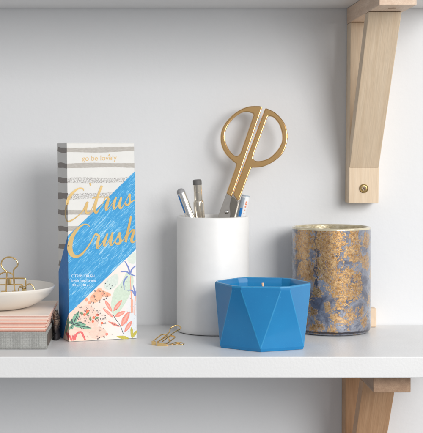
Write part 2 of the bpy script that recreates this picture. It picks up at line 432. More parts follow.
A.poly([(72, 318), (80, 309), (88, 305), (96, 312), (98, 324), (92, 331), (80, 332), (72, 328)], Z1, 4, 0.1)
A.poly([(88, 330), (98, 327), (106, 331), (104, 337), (92, 338.6)], Z1, 4, 0.1)
A.done('pink_wash', col(243, 205, 188, mo=0.5), carton)
A = Art(); A.poly(cp(80, 280, 10.57, [(205, 82), (150, 130), (105, 182), (108, 222), (150, 245), (200, 222), (240, 180), (290, 180), (325, 165), (312, 140), (250, 118)]), Z2, 3, 0.15)
A.done('peach_flower', col(246, 186, 152), carton)
A = Art()
for p, q, w_ in [((50, 5), (125, 125), 36), ((232, 0), (140, 122), 42), ((28, 88), (138, 188), 30), ((268, 122), (152, 178), 44), ((312, 122), (225, 282), 60), ((82, 228), (208, 286), 26), ((338, 222), (258, 342), 42)]:
    A.leaf(cp(100, 300, 10.575, [p])[0], cp(100, 300, 10.575, [q])[0], w_ / 10.575, Z2)
A.poly([(105.0, 334), (107, 333), (108, 334.6), (106.2, 336)], Z2, 3)
A.done('coral_leaves', col(243, 146, 130), carton)
A = Art()
for p, q, w_ in [((172, 388), (312, 408), 34), ((333, 288), (340, 405), 30), ((392, 322), (340, 405), 30)]:
    A.leaf(cp(100, 300, 10.575, [p])[0], cp(100, 300, 10.575, [q])[0], w_ / 10.575, Z2)
A.done('olive_leaves', col(198, 186, 70), carton)
A = Art()
for L_ in ([(245, 190), (225, 120), (190, 60)], [(240, 188), (205, 160), (150, 165)], [(245, 185), (262, 135), (298, 104)], [(250, 188), (295, 203)], [(218, 205), (182, 255), (185, 335)],
           [(292, 395), (262, 345), (215, 340)], [(292, 392), (275, 295)], [(292, 395), (300, 345)]):
    A.stroke(cp(105, 255, 9.63, L_), [1.5] + [1.4] * (len(L_) - 2) + [0.8], Z2, 5, 0.18)
A.done('palm_fronds', col(118, 134, 198), carton)
A = Art()
for L_ in ([(250, 205), (246, 260), (254, 380), (254, 560)], [(294, 400), (290, 470), (288, 580)], [(268, 430), (270, 560)]):
    A.stroke(cp(105, 255, 9.63, L_), 1.0, Z2 - 0.00002, 5, 0.2)
A.done('palm_trunks', col(246, 172, 146), carton)
mint = Art(); mint_side = Art(SD)
def k62(p): return cp(62, 310, 10.575, [p])[0]
for p, w_ in [((178, 12), 44), ((135, 45), 34), ((98, 95), 40), ((68, 118), 34), ((310, 198), 40), ((255, 155), 34), ((215, 130), 34), ((190, 185), 28), ((90, 205), 40), ((70, 215), 30)]:
    A2 = k62((118, 155)); mint.leaf(A2, k62(p), w_ / 10.575, Z2)
mint.done('green_leaves', col(128, 184, 152), carton)
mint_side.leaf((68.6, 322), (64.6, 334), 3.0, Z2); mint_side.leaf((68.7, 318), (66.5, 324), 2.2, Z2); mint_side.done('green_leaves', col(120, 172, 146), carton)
A = Art()
for x, y in [(235, 50), (262, 36), (268, 12), (375, 55), (332, 84), (325, 122), (421, 140)]:
    q = k62((x, y)); A.dot(q[0], q[1], 1.35, Z3)
A.done('orange_berries', col(246, 118, 84, mo=0.2), carton)
A = Art()
for p, q in [((190, 30), (228, 48)), ((296, 70), (296, 118)), ((340, 92), (394, 82)), ((255, 55), (285, 28))]:
    A.leaf(k62(p), k62(q), 1.9, Z3)
A.done('small_leaves', col(112, 150, 112), carton)
A = Art()
A.stroke([k62(p) for p in [(132, 322), (148, 268), (172, 238), (206, 240), (226, 280), (244, 322)]], [2.0, 2.0, 1.6, 1.8, 1.8, 1.4], Z2, 6, 0.15)
A.stroke([k62(p) for p in [(78, 268), (92, 300), (104, 326)]], 1.7, Z2, 5, 0.2)
A.stroke([k62(p) for p in [(110, 272), (118, 300), (120, 326)]], 1.7, Z2, 5, 0.2)
A.stroke([k62(p) for p in [(140, 262), (132, 280), (130, 300)]], 1.2, Z2, 5, 0.2)
A.done('red_petals', col(230, 104, 104), carton)
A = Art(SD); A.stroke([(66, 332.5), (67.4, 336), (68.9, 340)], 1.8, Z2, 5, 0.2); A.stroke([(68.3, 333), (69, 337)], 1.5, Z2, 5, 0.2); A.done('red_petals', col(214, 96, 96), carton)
A = Art()
for bx in range(150):
    x, y = random.uniform(120, 136.2), random.uniform(276, 336)
    if y < 330 - (x - 120) * 2.6: continue
    A.dot(x, y, random.uniform(0.14, 0.26), Z1 + 0.00001)
A.done('dotted_pattern', col(176, 188, 200, mo=0.0), carton)
A = Art()
for p, q, w_ in [((60, 25), (118, 112), 14), ((220, 20), (150, 108), 16), ((40, 98), (125, 178), 12), ((256, 130), (170, 172), 16), ((300, 140), (236, 262), 22), ((326, 240), (270, 328), 16)]:
    A.leaf(cp(100, 300, 10.575, [p])[0], cp(100, 300, 10.575, [q])[0], w_ / 10.575, Z2 + 0.00002)
A.done('leaf_lights', col(248, 176, 160, mo=0.4), carton)
A = Art()
for x, y, r_ in [(86, 300, 1.8), (89, 303, 1.6), (92.5, 297, 1.6), (98, 291, 1.5), (102, 294, 1.7), (107.5, 294.5, 1.6)]: A.dot(x, y, r_, Z2 + 0.00002)
A.done('coral_blots', col(244, 164, 132, mo=0.5), carton)
A = Art(); lw = 0.32
A.stroke(cp(100, 300, 10.575, [(140, 165), (165, 205), (212, 272), (245, 358)]), 0.5, Z4)
A.stroke(cp(100, 300, 10.575, [(110, 240), (150, 262), (200, 272)]), 0.35, Z4)
for p in [(175, 15), (98, 95), (68, 122), (308, 192), (215, 130), (92, 203)]:
    q0, q1 = k62((118, 155)), k62(p); A.stroke([q0, ((q0[0] + q1[0]) / 2, (q0[1] + q1[1]) / 2 + 0.3), q1], 0.5, Z4)
    for t in (0.3, 0.45, 0.6, 0.75):
        cx_, cy_ = q0[0] + (q1[0] - q0[0]) * t, q0[1] + (q1[1] - q0[1]) * t
        A.stroke([(cx_ - 0.9, cy_ - 0.5), (cx_, cy_), (cx_ + 0.7, cy_ - 0.9)], lw, Z4, 3)
random.seed(12)
for bx in range(46):                                         # small ink scribbles among the berries
    x, y = random.uniform(74, 104), random.uniform(301, 326)
    if (x - 68) + (313 - y) * 1.0 > 34 or y < 314 - (x - 68) * 0.96 + 2: continue
    L_ = [(x, y)]
    for k in range(3): L_.append((L_[-1][0] + random.uniform(-1.6, 1.8), L_[-1][1] + random.uniform(-1.8, 1.4)))
    A.stroke(L_, 0.26, Z4, 4)
for bx in range(15):
    x, y = random.uniform(91, 107), random.uniform(290, 302)
    if y < 314 - (x - 68) * 0.96 + 1.5: continue
    L_ = [(x, y)]
    for k in range(3): L_.append((L_[-1][0] + random.uniform(-1.3, 1.3), L_[-1][1] + random.uniform(-1.3, 1.3)))
    A.stroke(L_, 0.3, Z4, 4)
for bx in range(26):
    x, y = random.uniform(76, 136), random.uniform(280, 336)
    if y < 314 - (x - 68) * 0.96 + 3: continue
    A.dot(x, y, random.uniform(0.18, 0.4), Z4)
for x, y in [(105.3, 283.5), (106.8, 286.3), (110.5, 288.6), (109.6, 284.2), (111.8, 286.0), (104, 299), (106, 298.6)]: A.dot(x, y, 0.45, Z4)
for x, y in [(97.5, 339.0), (99, 337.8), (104, 337.2)]: A.dot(x, y, 0.7, Z4)
for q in ([(101.3, 315.6), (103.5, 315.2), (105.6, 316)], [(101.5, 318.2), (104, 318.6), (105.4, 317)], [(80, 327), (82, 329), (84, 328.2)]): A.stroke(q, 0.4, Z4)
for bx in range(46):
    x, y = random.uniform(64, 108), random.uniform(300, 338)
    if y < 314 - (x - 68) * 0.96 + 2 or x < 72: continue
    if random.random() < 0.5: A.dot(x, y, random.uniform(0.15, 0.3), Z4)
    else: A.stroke([(x, y), (x + random.uniform(-1, 1), y + random.uniform(0.6, 1.6)), (x + random.uniform(0, 2), y + random.uniform(0.4, 1.8))], 0.22, Z4, 3)
A.done('ink_lines', col(70, 72, 84, mo=0.0), carton)

# --- gold brush lettering: Citrus / Crush
foil, n, l, bs = mat('matt gold print')
l.new(ramp(n, l, noise(n, l, coords(n, l), 60, 4), [(0.3, s2l(190, 156, 92)), (0.7, s2l(208, 178, 118))]), bs.inputs['Base Color'])
bs.inputs['Roughness'].default_value = 0.45; bs.inputs['Metallic'].default_value = 0.25
G = Art(); GZ = 0.00024
def o1(pts): return cp(60, 180, 9.62, pts)
def o2(pts): return cp(80, 180, 12.37, pts)
def o3(pts): return cp(100, 185, 10.575, pts)
def o4(pts): return cp(62, 220, 10.31, pts)
def o5(pts): return cp(90, 215, 8.81, pts)
# C of Citrus (its left bow runs over the corner of the carton)
cC = o1([(228, 106), (218, 86), (182, 82), (140, 108), (104, 146), (78, 190), (66, 240)])
G.stroke(cC, [0.5, 1.3, 1.5, 2.2, 2.7, 3.0, 2.2], GZ, 7)
G.stroke(o1([(72, 398), (90, 400), (140, 372), (186, 334), (222, 292), (262, 216)]), [1.2, 1.6, 1.1, 0.9, 1.2, 2.4], GZ, 7)
# i, its dot, t, r
G.stroke(o1([(266, 210), (250, 258), (246, 300), (262, 322), (292, 300), (322, 240), (350, 180)]), [1.6, 2.6, 2.4, 1.9, 0.6, 0.5, 0.5], GZ, 7)
G.stroke(o2([(124, 38), (128, 72)]), [2.0, 1.0], GZ, 4)
G.stroke(o2([(268, 72), (240, 140), (208, 230), (178, 330), (182, 390), (205, 400), (240, 350), (290, 270), (318, 208)]), [2.3, 2.2, 2.5, 3.0, 2.8, 2.2, 0.7, 0.6, 0.7], GZ, 7)
G.stroke(o2([(148, 228), (200, 218), (290, 208)]), [0.8, 1.5, 0.6], GZ, 5)
G.stroke(o3([(42, 150), (62, 132), (94, 132)]), [0.6, 1.2, 2.2], GZ, 5)
G.stroke(o3([(92, 136), (76, 190), (62, 240), (66, 268), (100, 234), (138, 178), (168, 128)]), [2.0, 3.1, 2.9, 1.4, 0.7, 0.7, 1.2], GZ, 7)
# u s
G.stroke(o3([(170, 126), (152, 180), (142, 228), (152, 254), (182, 220), (222, 130)]), [1.6, 2.5, 2.6, 1.5, 0.7, 1.2], GZ, 7)
G.stroke(o3([(228, 124), (212, 180), (206, 230), (222, 248), (262, 190), (300, 120), (318, 92)]), [1.5, 2.4, 2.5, 1.4, 0.8, 0.8, 2.0], GZ, 7)
G.stroke(o3([(316, 94), (316, 140), (318, 180), (296, 212), (274, 206), (280, 190)]), [2.4, 1.9, 2.2, 1.9, 1.8, 1.0], GZ, 7)
G.stroke(o3([(300, 200), (336, 176), (374, 158)]), [1.0, 1.2, 0.6], GZ, 5)
# Crush
G.stroke(o4([(282, 76), (268, 54), (230, 46), (180, 74), (136, 122), (104, 176), (84, 240), (80, 300), (98, 352), (140, 378), (190, 362), (238, 314), (282, 250), (316, 190), (336, 150)]),
         [0.5, 1.2, 1.3, 2.0, 3.2, 4.1, 4.8, 5.2, 4.6, 3.0, 2.4, 1.7, 1.3, 1.0, 1.4], GZ, 7)
G.stroke(o4([(334, 146), (356, 150), (380, 166)]), [1.2, 2.3, 1.6], GZ, 5)
G.stroke(o5([(78, 178), (70, 220), (60, 262), (64, 294), (90, 264), (122, 216), (150, 168)]), [2.0, 3.0, 3.1, 1.8, 0.9, 0.8, 1.2], GZ, 7)
G.stroke(o5([(152, 164), (134, 214), (122, 250), (128, 272), (156, 244), (196, 156)]), [1.6, 2.6, 2.8, 1.7, 0.8, 1.4], GZ, 7)
G.stroke(o5([(200, 152), (186, 208), (178, 248), (188, 266), (222, 226), (256, 162)]), [1.5, 2.5, 2.6, 1.5, 0.9, 1.6], GZ, 7)
G.stroke(o5([(262, 152), (258, 190), (268, 224), (258, 250), (230, 252), (218, 232)]), [2.2, 2.2, 2.8, 2.6, 1.9, 0.9], GZ, 7)
G.stroke(o5([(266, 246), (300, 208), (330, 140), (358, 60), (364, 10)]), [0.9, 0.9, 0.8, 1.0, 1.2], GZ, 6)
G.stroke(o5([(362, 12), (346, 90), (330, 160), (314, 240)]), [1.9, 2.4, 2.6, 2.5], GZ, 6)
G.stroke(o5([(318, 226), (346, 166), (378, 132), (388, 146), (374, 190), (366, 226), (380, 240), (406, 222)]), [0.9, 0.9, 2.0, 2.4, 2.8, 2.8, 2.0, 0.8], GZ, 7)
G.done('gold_lettering', foil, carton)
G = Art(SD); G.stroke([(66.9, 203.5), (65.4, 210), (65.1, 216), (66.4, 220.6), (68.2, 221.6)], [1.9, 1.8, 1.5, 1.3, 1.3], 0.0001, 7); G.done('gold_lettering', foil, carton)

def text_mesh(body, size, m, name, parent, place, spacing=1.0, thick=0.0):
    cu = bpy.data.curves.new('t', 'FONT'); cu.body = body; cu.size = size; cu.space_character = spacing; cu.offset = thick
    to = bpy.data.objects.new('t', cu); C.objects.link(to); bpy.context.view_layer.update()
    me = bpy.data.meshes.new_from_object(to.evaluated_get(bpy.context.evaluated_depsgraph_get()))
    bpy.data.objects.remove(to); bpy.data.curves.remove(cu)
    for vtx in me.vertices: vtx.co = Vector(place(vtx.co.x, vtx.co.y))
    me.materials.clear(); me.materials.append(m)
    o = bpy.data.objects.new(name, me); C.objects.link(o); o.parent = parent; return o
gp = m_paper('pale gold print', s2l(226, 188, 124)); wp = m_paper('white print', s2l(232, 240, 246))
text_mesh('go be lovely', 7.2, gp, 'brand_line', carton, lambda x, y: FR(81.8 + x, 161.0 - y - x * 0.03, 0.00006), 1.0, 0.0)
text_mesh('CITRUS CRUSH', 4.0, wp, 'small_print', carton, lambda x, y: FR(71.0 + x * 0.86, 277.6 - y, 0.00016), 1.0, 0.0)
text_mesh('lavish hand crème', 3.7, wp, 'small_print', carton, lambda x, y: FR(71.0 + x * 0.94, 281.9 - y, 0.00016), 1.0, 0.0)
text_mesh('3 fl. oz / 89 ml', 3.2, wp, 'small_print', carton, lambda x, y: FR(72.0 + x * 0.96, 286.4 - y, 0.00016), 1.0, 0.0)
G = Art(); G.poly([(108.2, 155.2), (109.2, 154.0), (110.1, 155.0), (109.2, 156.6)], 0.00006, 0); G.done('heart', gp, carton)

# ================================================================== WHITE CUP
CUPX, CUPY, CUPR, CUPH = 0.0618, -0.0455, 0.0354, 0.1136
cup = empty('pen_cup', (CUPX, CUPY, 0.0)); tag(cup, 'plain white cylindrical cup holding scissors and pens', 'pen cup')
t_ = 0.0026
prof = [(0.001, 0.0004), (CUPR - 0.003, 0.0004), (CUPR - 0.0012, 0.0009), (CUPR - 0.0003, 0.0022), (CUPR, 0.006), (CUPR, CUPH - 0.0015), (CUPR - 0.0004, CUPH - 0.0004), (CUPR - 0.0013, CUPH), (CUPR - t_ + 0.0004, CUPH - 0.0003), (CUPR - t_, CUPH - 0.0014), (CUPR - t_, 0.006), (CUPR - t_ - 0.002, 0.004), (0.001, 0.004)]
mesh_obj('body', *capped(prof, 128), M['ceramic'], cup, smooth=50)

# ================================================================== SCISSORS
def plane_pt(px, py, ya, yb, za=0.0, zb=0.2):      # hit the leaning plane y = ya + (yb-ya)*z/(zb-za)
    d = 1.285
    for _ in range(12):
        p = P(px, py, d); d = DW + ya + (yb - ya) * (p.z - za) / (zb - za) - 0.12 * (p.x - 0.075)
    return P(px, py, d)
def plate(name, outer, holes, thick, m, parent, off=0.0, bev=0.0008):
    """flat plate with holes traced in photo px, thickness along the depth"""
    bm = bmesh.new(); rings = []
    for r in [outer] + holes:
        vs = [bm.verts.new(plane_pt(a, b, -0.058, -0.026) + Vector((0, off, 0))) for a, b in r]
        rings += [bm.edges.new((vs[i], vs[(i + 1) % len(vs)])) for i in range(len(vs))]
    g_ = bmesh.ops.triangle_fill(bm, use_beauty=True, use_dissolve=False, edges=rings)
    fs = [f for f in bm.faces]
    if sum(f.normal.y for f in fs) > 0: bmesh.ops.reverse_faces(bm, faces=fs)
    r = bmesh.ops.extrude_face_region(bm, geom=fs)
    for e in r['geom']:
        if isinstance(e, bmesh.types.BMVert): e.co.y += thick
    bmesh.ops.recalc_face_normals(bm, faces=bm.faces)
    bmesh.ops.dissolve_limit(bm, angle_limit=R(1), verts=bm.verts, edges=bm.edges)
    me = bpy.data.meshes.new(name); bm.to_mesh(me); bm.free(); me.materials.append(m)
    o = bpy.data.objects.new(name, me); C.objects.link(o); o.parent = parent
    o.matrix_parent_inverse = Matrix.Translation(-parent.location)
    if bev: bevel(o, bev, 4, 50)
    return o
sc = empty('scissors', (CUPX - 0.02, -0.058, 0.004)); tag(sc, 'large gold handled scissors standing handles up in the white cup', 'scissors')
def sm2(pts, sub=4): return [(p.x, p.y) for p in smoothline([(a, b, 0) for a, b in pts], sub)]
outL = sm2([(259.5, 105.9), (249.2, 106.3), (239.7, 110), (230.3, 117.2), (223.7, 125.7), (220.8, 134.6), (221.3, 144.5), (225.6, 153.9), (232.2, 160.5), (236.2, 163.6)])
outL = outL + [(235.6, 167.5), (226.4, 193.7), (231.6, 197.0), (234.2, 190.5), (262.6, 106.9)]
holL = sm2([(253.3, 113.6), (247.3, 111.9), (240.7, 113.4), (233.1, 119), (227.5, 126.6), (225.0, 134.6), (225.6, 141.5), (228.9, 149.2), (233.6, 154.9), (237.4, 155.9), (240.4, 153.6)]) + [(247.0, 135.0), (253.6, 115.6)]
hl = plate('handle', outL, [holL], 0.0050, M['gold'], sc, 0.0, 0.0012)
outR = [(265.4, 108.0)] + sm2([(266.6, 108.3), (273.6, 111.5), (280.3, 117.2), (285.2, 124.7), (287.7, 134.6), (286.5, 144.6), (282.2, 154.1), (273.7, 161.6), (264.1, 166.4), (256.7, 167.6), (251.8, 167.6)]) + [(250.6, 169.5), (240.2, 197.5), (237.8, 201.6), (233.0, 194.8), (241.0, 173.0)]
holR = sm2([(268.6, 116.0), (273.4, 117.4), (278.4, 122.9), (281.4, 130.4), (282.4, 137.0), (281.5, 143.4), (276.9, 151), (269.5, 157.9), (261, 160.9), (255.1, 160.6), (253.2, 158.0)]) + [(254.4, 153.0), (260.4, 137.1), (267.4, 117.6)]
hr = plate('handle', outR, [holR], 0.0050, M['gold'], sc, -0.0009, 0.0012)
plate('blade', [(226.6, 193.2), (231.6, 196.6), (234.0, 192.6), (239.0, 201.5), (231, 232), (205, 300), (190, 326), (196, 292), (212, 240), (218.6, 215.0)], [], 0.0022, M['steel'], sc, -0.0004, 0.0003)
plate('blade', [(233.4, 195.4), (238.0, 201.0), (240.0, 198.0), (240.5, 206), (232, 240), (208, 304), (192, 327), (202, 290), (222, 232), (229, 208)], [], 0.0020, M['chrome'], sc, 0.0021, 0.0003)
plate('blade_edge', [(231.8, 197.0)] + sm2([(230.6, 201), (229.6, 207), (230.4, 214), (229.0, 222)]) + [(233, 222), (236.8, 208), (237.9, 201.8), (234.6, 197.8)], [], 0.0008, m_metal('dark steel', (0.24, 0.22, 0.185), 0.3, 0.0), sc, -0.0011, 0.0002)
pv = plane_pt(226.8, 212.0, -0.058, -0.026)
v, f = lathe([(0.0001, 0.0012), (0.0012, 0.0011), (0.0019, 0.0006), (0.0022, 0.0)], 24)
o = mesh_obj('pivot_screw', [(pv.x + a, pv.y - 0.0005 - c, pv.z + b) for a, b, c in v], f, M['silver'], sc, smooth=60); o.matrix_parent_inverse = Matrix.Translation(-sc.location)

# ================================================================== PENS
def pen_frame(p_top, p_bot):
    """thing Empty at the foot, local z runs up the pen"""
    d = (p_top - p_bot); L_ = d.length; q = Vector((0, 0, 1)).rotation_difference(d.normalized())
    return q, L_
def pen_thing(name, p_top, p_bot, label, cat):
    q, L_ = pen_frame(p_top, p_bot); t = empty(name, p_bot); t.rotation_euler = q.to_euler(); tag(t, label, cat); return t, L_
# silver pen, rounded end, blue line
t, L_ = pen_thing('pen', P(179.6, 188.6, 1.276), Vector((0.0790, -0.060, 0.0050)), 'silver pen with round grey end and blue line, leftmost in the cup', 'pen')
r = 0.0042
mesh_obj('barrel', *capped([(0.0012, 0), (r * .8, 0.012), (r, 0.02), (r, L_ - 0.0052), (r * 0.98, L_ - 0.0048)], 40), M['silver'], t, smooth=40)
mesh_obj('end_cap', *capped([(r * 0.98, L_ - 0.0048), (r * 0.95, L_ - 0.003), (r * 0.8, L_ - 0.0014), (r * 0.5, L_ - 0.0004), (0.0002, L_)], 40), M['dome'], t, smooth=50)
def arcstrip(r_, a0, a1, z0, z1):
    V = []; F = []; n_ = 8
    for k in range(n_ + 1):
        a_ = R(a0 + (a1 - a0) * k / n_); V += [(r_ * math.cos(a_), r_ * math.sin(a_), z0), (r_ * math.cos(a_), r_ * math.sin(a_), z1)]
        if k: F.append((2 * k - 2, 2 * k, 2 * k + 1, 2 * k - 1))
    return V, F
mesh_obj('blue_line', *arcstrip(r + 0.00015, 200, 228, L_ - 0.024, L_ - 0.0060), M['blue_ink'], t, smooth=60)
# champagne pen, dark grey button
t, L_ = pen_thing('pen', P(197.1, 179.6, 1.275), Vector((0.0560, -0.036, 0.0042)), 'champagne metal pen with dark grey button, standing upright in the cup', 'pen')
mesh_obj('barrel', *capped([(0.001, 0), (0.0042, 0.014), (0.0052, 0.02), (0.0053, L_ - 0.0265), (0.0052, L_ - 0.0225), (0.0044, L_ - 0.0205), (0.0040, L_ - 0.020)], 40), M['chrome'], t, smooth=30)
mesh_obj('upper_tube', *capped([(0.0040, L_ - 0.0202), (0.0041, L_ - 0.019), (0.0041, L_ - 0.0122), (0.0038, L_ - 0.0119), (0.0041, L_ - 0.0116), (0.0041, L_ - 0.0048)], 40), M['chrome'], t, smooth=30)
mesh_obj('button', *capped([(0.0043, L_ - 0.0050), (0.0043, L_ - 0.0010), (0.0038, L_ - 0.0002), (0.0002, L_)], 40), M['grey_rubber'], t, smooth=40)
o = mesh_obj('clip', *box(0.0016, 0.0040, -0.0064, -0.0052, L_ - 0.058, L_ - 0.0215), M['chrome'], t); bevel(o, 0.0005, 3)
# white marker
t, L_ = pen_thing('marker', P(246.0, 195.2, 1.283), Vector((0.0655, -0.047, 0.0055)), 'white marker with orange print tucked behind the scissors', 'marker')
r = 0.0043
mesh_obj('barrel', *capped([(0.002, 0), (r, 0.01), (r, L_ - 0.0016)], 40), M['marker_white'], t, smooth=40)
mesh_obj('end_cap', *capped([(r * .99, L_ - 0.0016), (r * 0.97, L_ - 0.0002), (r * 0.8, L_ + 0.0001), (r * .75, L_ - 0.0008), (0.0003, L_ - 0.0006)], 40), M['marker_grey'], t, smooth=40)
mesh_obj('grey_panel', *arcstrip(r + 0.00012, 165, 262, 0.04, L_ - 0.003), M['marker_grey'], t, smooth=60)
mesh_obj('blue_panel', *arcstrip(r + 0.00022, 225, 262, L_ - 0.022, L_ - 0.0135), M['blue_ink'], t, smooth=60)
V, F = join([arcstrip(r + 0.00018, a0, a1, L_ - z0, L_ - z1) for a0, a1, z0, z1 in [(282, 303, .0072, .0060), (282, 303, .0095, .0082), (282, 288, .0093, .0062), (297, 303, .0082, .0072), (282, 303, .0120, .0108), (284, 301, .0150, .0142), (286, 299, .0185, .0176)]])
mesh_obj('orange_print', V, F, M['orange'], t)

# ================================================================== GOLD VESSEL
VX, VY, VR, VH = 0.1783, -0.0440, 0.0386, 0.1033
ves = empty('mercury_glass_vessel', (VX, VY, 0.0)); tag(ves, 'cylindrical glass candle holder mottled gold and smoky blue', 'candle holder')
def m_mercury():
    m, n, l, b = mat('mottled gold leaf on smoky glass')
    v = coords(n, l)
    wob = noise(n, l, v, 90, 6, 0.7); wob2 = noise(n, l, v, 33, 5, 0.65, 1.2); fine = noise(n, l, v, 380, 5, 0.75); vf = noise(n, l, v, 900, 3, 0.7)
    # patches: where the leaf lies thick, as places on the glass (photo px on the front of the cylinder)
    def onglass(px, py):
        x = (px - 331) / 39.5 * VR; x = max(-VR * .97, min(VR * .97, x)); y = -math.sqrt(VR * VR - x * x)
        return (x, y, HC - (py - CY) * (1.280 + y) / FPX)
    field = None
    for px, py, rr in [(299, 236, 9), (300, 245, 14), (299, 256, 9), (301, 268, 12), (300, 300, 10), (301, 322, 5), (308, 312, 5), (334, 303, 5), (323, 308, 5), (360, 322, 4), (369, 275, 5), (326, 330, 4), (322, 245, 17), (323, 263, 15), (318, 232, 11), (349, 236, 7), (347.5, 254, 9), (363, 240, 6), (362, 262, 7), (335, 285, 12), (347, 288, 10), (342, 275, 8), (352, 276, 5), (312, 292, 5), (345, 316, 7), (330, 318, 5), (312, 327, 6), (366, 300, 5), (356, 312, 4)]:
        d = n.new('ShaderNodeVectorMath'); d.operation = 'DISTANCE'; l.new(v, d.inputs[0]); d.inputs[1].default_value = onglass(px, py)
        k = math_(n, l, 'SUBTRACT', 1.0, math_(n, l, 'DIVIDE', d.outputs['Value'], rr * 0.00098 * 1.25))
        field = k if field is None else math_(n, l, 'MAXIMUM', field, k)
    field = math_(n, l, 'MAXIMUM', field, -0.30)
    s = math_(n, l, 'ADD', math_(n, l, 'MULTIPLY', field, 0.78), math_(n, l, 'MULTIPLY', math_(n, l, 'SUBTRACT', wob, 0.5), 1.5))
    s = math_(n, l, 'ADD', s, math_(n, l, 'MULTIPLY', math_(n, l, 'SUBTRACT', wob2, 0.5), 1.1))
    s = math_(n, l, 'ADD', s, math_(n, l, 'MULTIPLY', math_(n, l, 'SUBTRACT', fine, 0.5), 1.6))
    vein = math_(n, l, 'ABSOLUTE', math_(n, l, 'SUBTRACT', noise(n, l, v, 60, 4, 0.6, 2.2), 0.5))
    s = math_(n, l, 'ADD', s, math_(n, l, 'MULTIPLY', math_(n, l, 'SUBTRACT', 0.055, vein), 3.2))
    goldmask = ramp(n, l, s, [(0.02, (0,) * 3), (0.14, (1,) * 3)])
    specks = ramp(n, l, vf, [(0.40, (1,) * 3), (0.44, (0,) * 3)])
    gmask = math_(n, l, 'SUBTRACT', goldmask, math_(n, l, 'MULTIPLY', specks, 0.85), True)
    goldc = ramp(n, l, fine, [(0.25, s2l(104, 70, 34)), (0.45, s2l(176, 134, 84)), (0.7, s2l(220, 188, 140))])
    smoke = ramp(n, l, wob2, [(0.28, s2l(62, 66, 82)), (0.42, s2l(104, 108, 124)), (0.54, s2l(148, 152, 164)), (0.62, s2l(96, 104, 124)), (0.75, s2l(54, 80, 136))])
    gx_ = n.new('ShaderNodeSeparateXYZ'); l.new(v, gx_.inputs[0])
    reflection = math_(n, l, 'ABSOLUTE', math_(n, l, 'ADD', math_(n, l, 'ADD', gx_.outputs['X'], 0.0193), math_(n, l, 'MULTIPLY', math_(n, l, 'SUBTRACT', wob, 0.5), 0.016)))  # dark upright reflection painted into the glass colour
    reflection = math_(n, l, 'ADD', reflection, math_(n, l, 'MULTIPLY', math_(n, l, 'MAXIMUM', math_(n, l, 'SUBTRACT', 0.052, gx_.outputs['Z']), 0.0), 0.08))
    smoke = mix(n, l, ramp(n, l, math_(n, l, 'MULTIPLY', reflection, 100.0), [(0.03, (0.75,) * 3), (0.14, (0,) * 3)]), smoke, s2l(44, 38, 46))
    reflection_k = ramp(n, l, math_(n, l, 'MULTIPLY', reflection, 100.0), [(0.02, (1,) * 3), (0.11, (0,) * 3)])
    gmask = math_(n, l, 'SUBTRACT', gmask, math_(n, l, 'MULTIPLY', reflection_k, 0.9), True)
    smoke = mix(n, l, ramp(n, l, fine, [(0.55, (0,) * 3), (0.62, (0.65,) * 3)]), smoke, s2l(78, 62, 58))
    c = mix(n, l, gmask, smoke, goldc)
    gz = n.new('ShaderNodeSeparateXYZ'); l.new(v, gz.inputs[0])
    zz = math_(n, l, 'ADD', gz.outputs['Z'], math_(n, l, 'MULTIPLY', math_(n, l, 'SUBTRACT', wob, 0.5), 0.003))
    line = ramp(n, l, math_(n, l, 'MULTIPLY', zz, 100.0), [(0.22, (0,) * 3), (0.28, (0.9,) * 3), (0.40, (0.9,) * 3), (0.50, (0,) * 3)])
    c = mix(n, l, line, c, s2l(36, 30, 44))
    l.new(c, b.inputs['Base Color'])
    l.new(math_(n, l, 'ADD', math_(n, l, 'MULTIPLY', gmask, 0.35), 0.50), b.inputs['Metallic'])
    l.new(ramp(n, l, fine, [(0.3, (0.28,) * 3), (0.7, (0.5,) * 3)]), b.inputs['Roughness'])
    b.inputs['Coat Weight'].default_value = 0.9; b.inputs['Coat Roughness'].default_value = 0.06
    bump(n, l, math_(n, l, 'ADD', math_(n, l, 'MULTIPLY', gmask, 0.6), fine), b, 0.0004, 0.5)
    return m
def m_inner():
    m, n, l, b = mat('silvered glass inside')
    f_ = noise(n, l, coords(n, l), 120, 5, 0.7)
    l.new(ramp(n, l, f_, [(0.3, s2l(150, 132, 96)), (0.55, s2l(210, 200, 172)), (0.75, s2l(236, 228, 210))]), b.inputs['Base Color'])
    b.inputs['Metallic'].default_value = 0.5; b.inputs['Roughness'].default_value = 0.28; bump(n, l, f_, b, 0.0006)
    return m
prof = [(0.001, 0.0004), (VR - 0.0042, 0.0004), (VR - 0.0022, 0.0010), (VR - 0.0008, 0.0024), (VR - 0.0002, 0.0045), (VR, 0.008), (VR, VH - 0.0022)]
o = mesh_obj('glass_wall', *lathe(prof, 160), m_mercury(), ves, smooth=50)
rim = [(VR, VH - 0.0022), (VR, VH - 0.0010), (VR - 0.0005, VH - 0.0002), (VR - 0.0013, VH), (VR - 0.0021, VH - 0.0003), (VR - 0.0026, VH - 0.0012)]
mesh_obj('rim', *lathe(rim, 160), plain('pale glass rim', s2l(206, 196, 168), 0.12, 0.3, 0.15, 120, 0, 0.8), ves, smooth=60)
inn = [(VR - 0.0026, VH - 0.0012), (VR - 0.0027, VH - 0.004), (VR - 0.0027, 0.010), (VR - 0.006, 0.0075), (0.0005, 0.0072)]
mesh_obj('inner_wall', *lathe(inn, 160), m_inner(), ves, smooth=50)

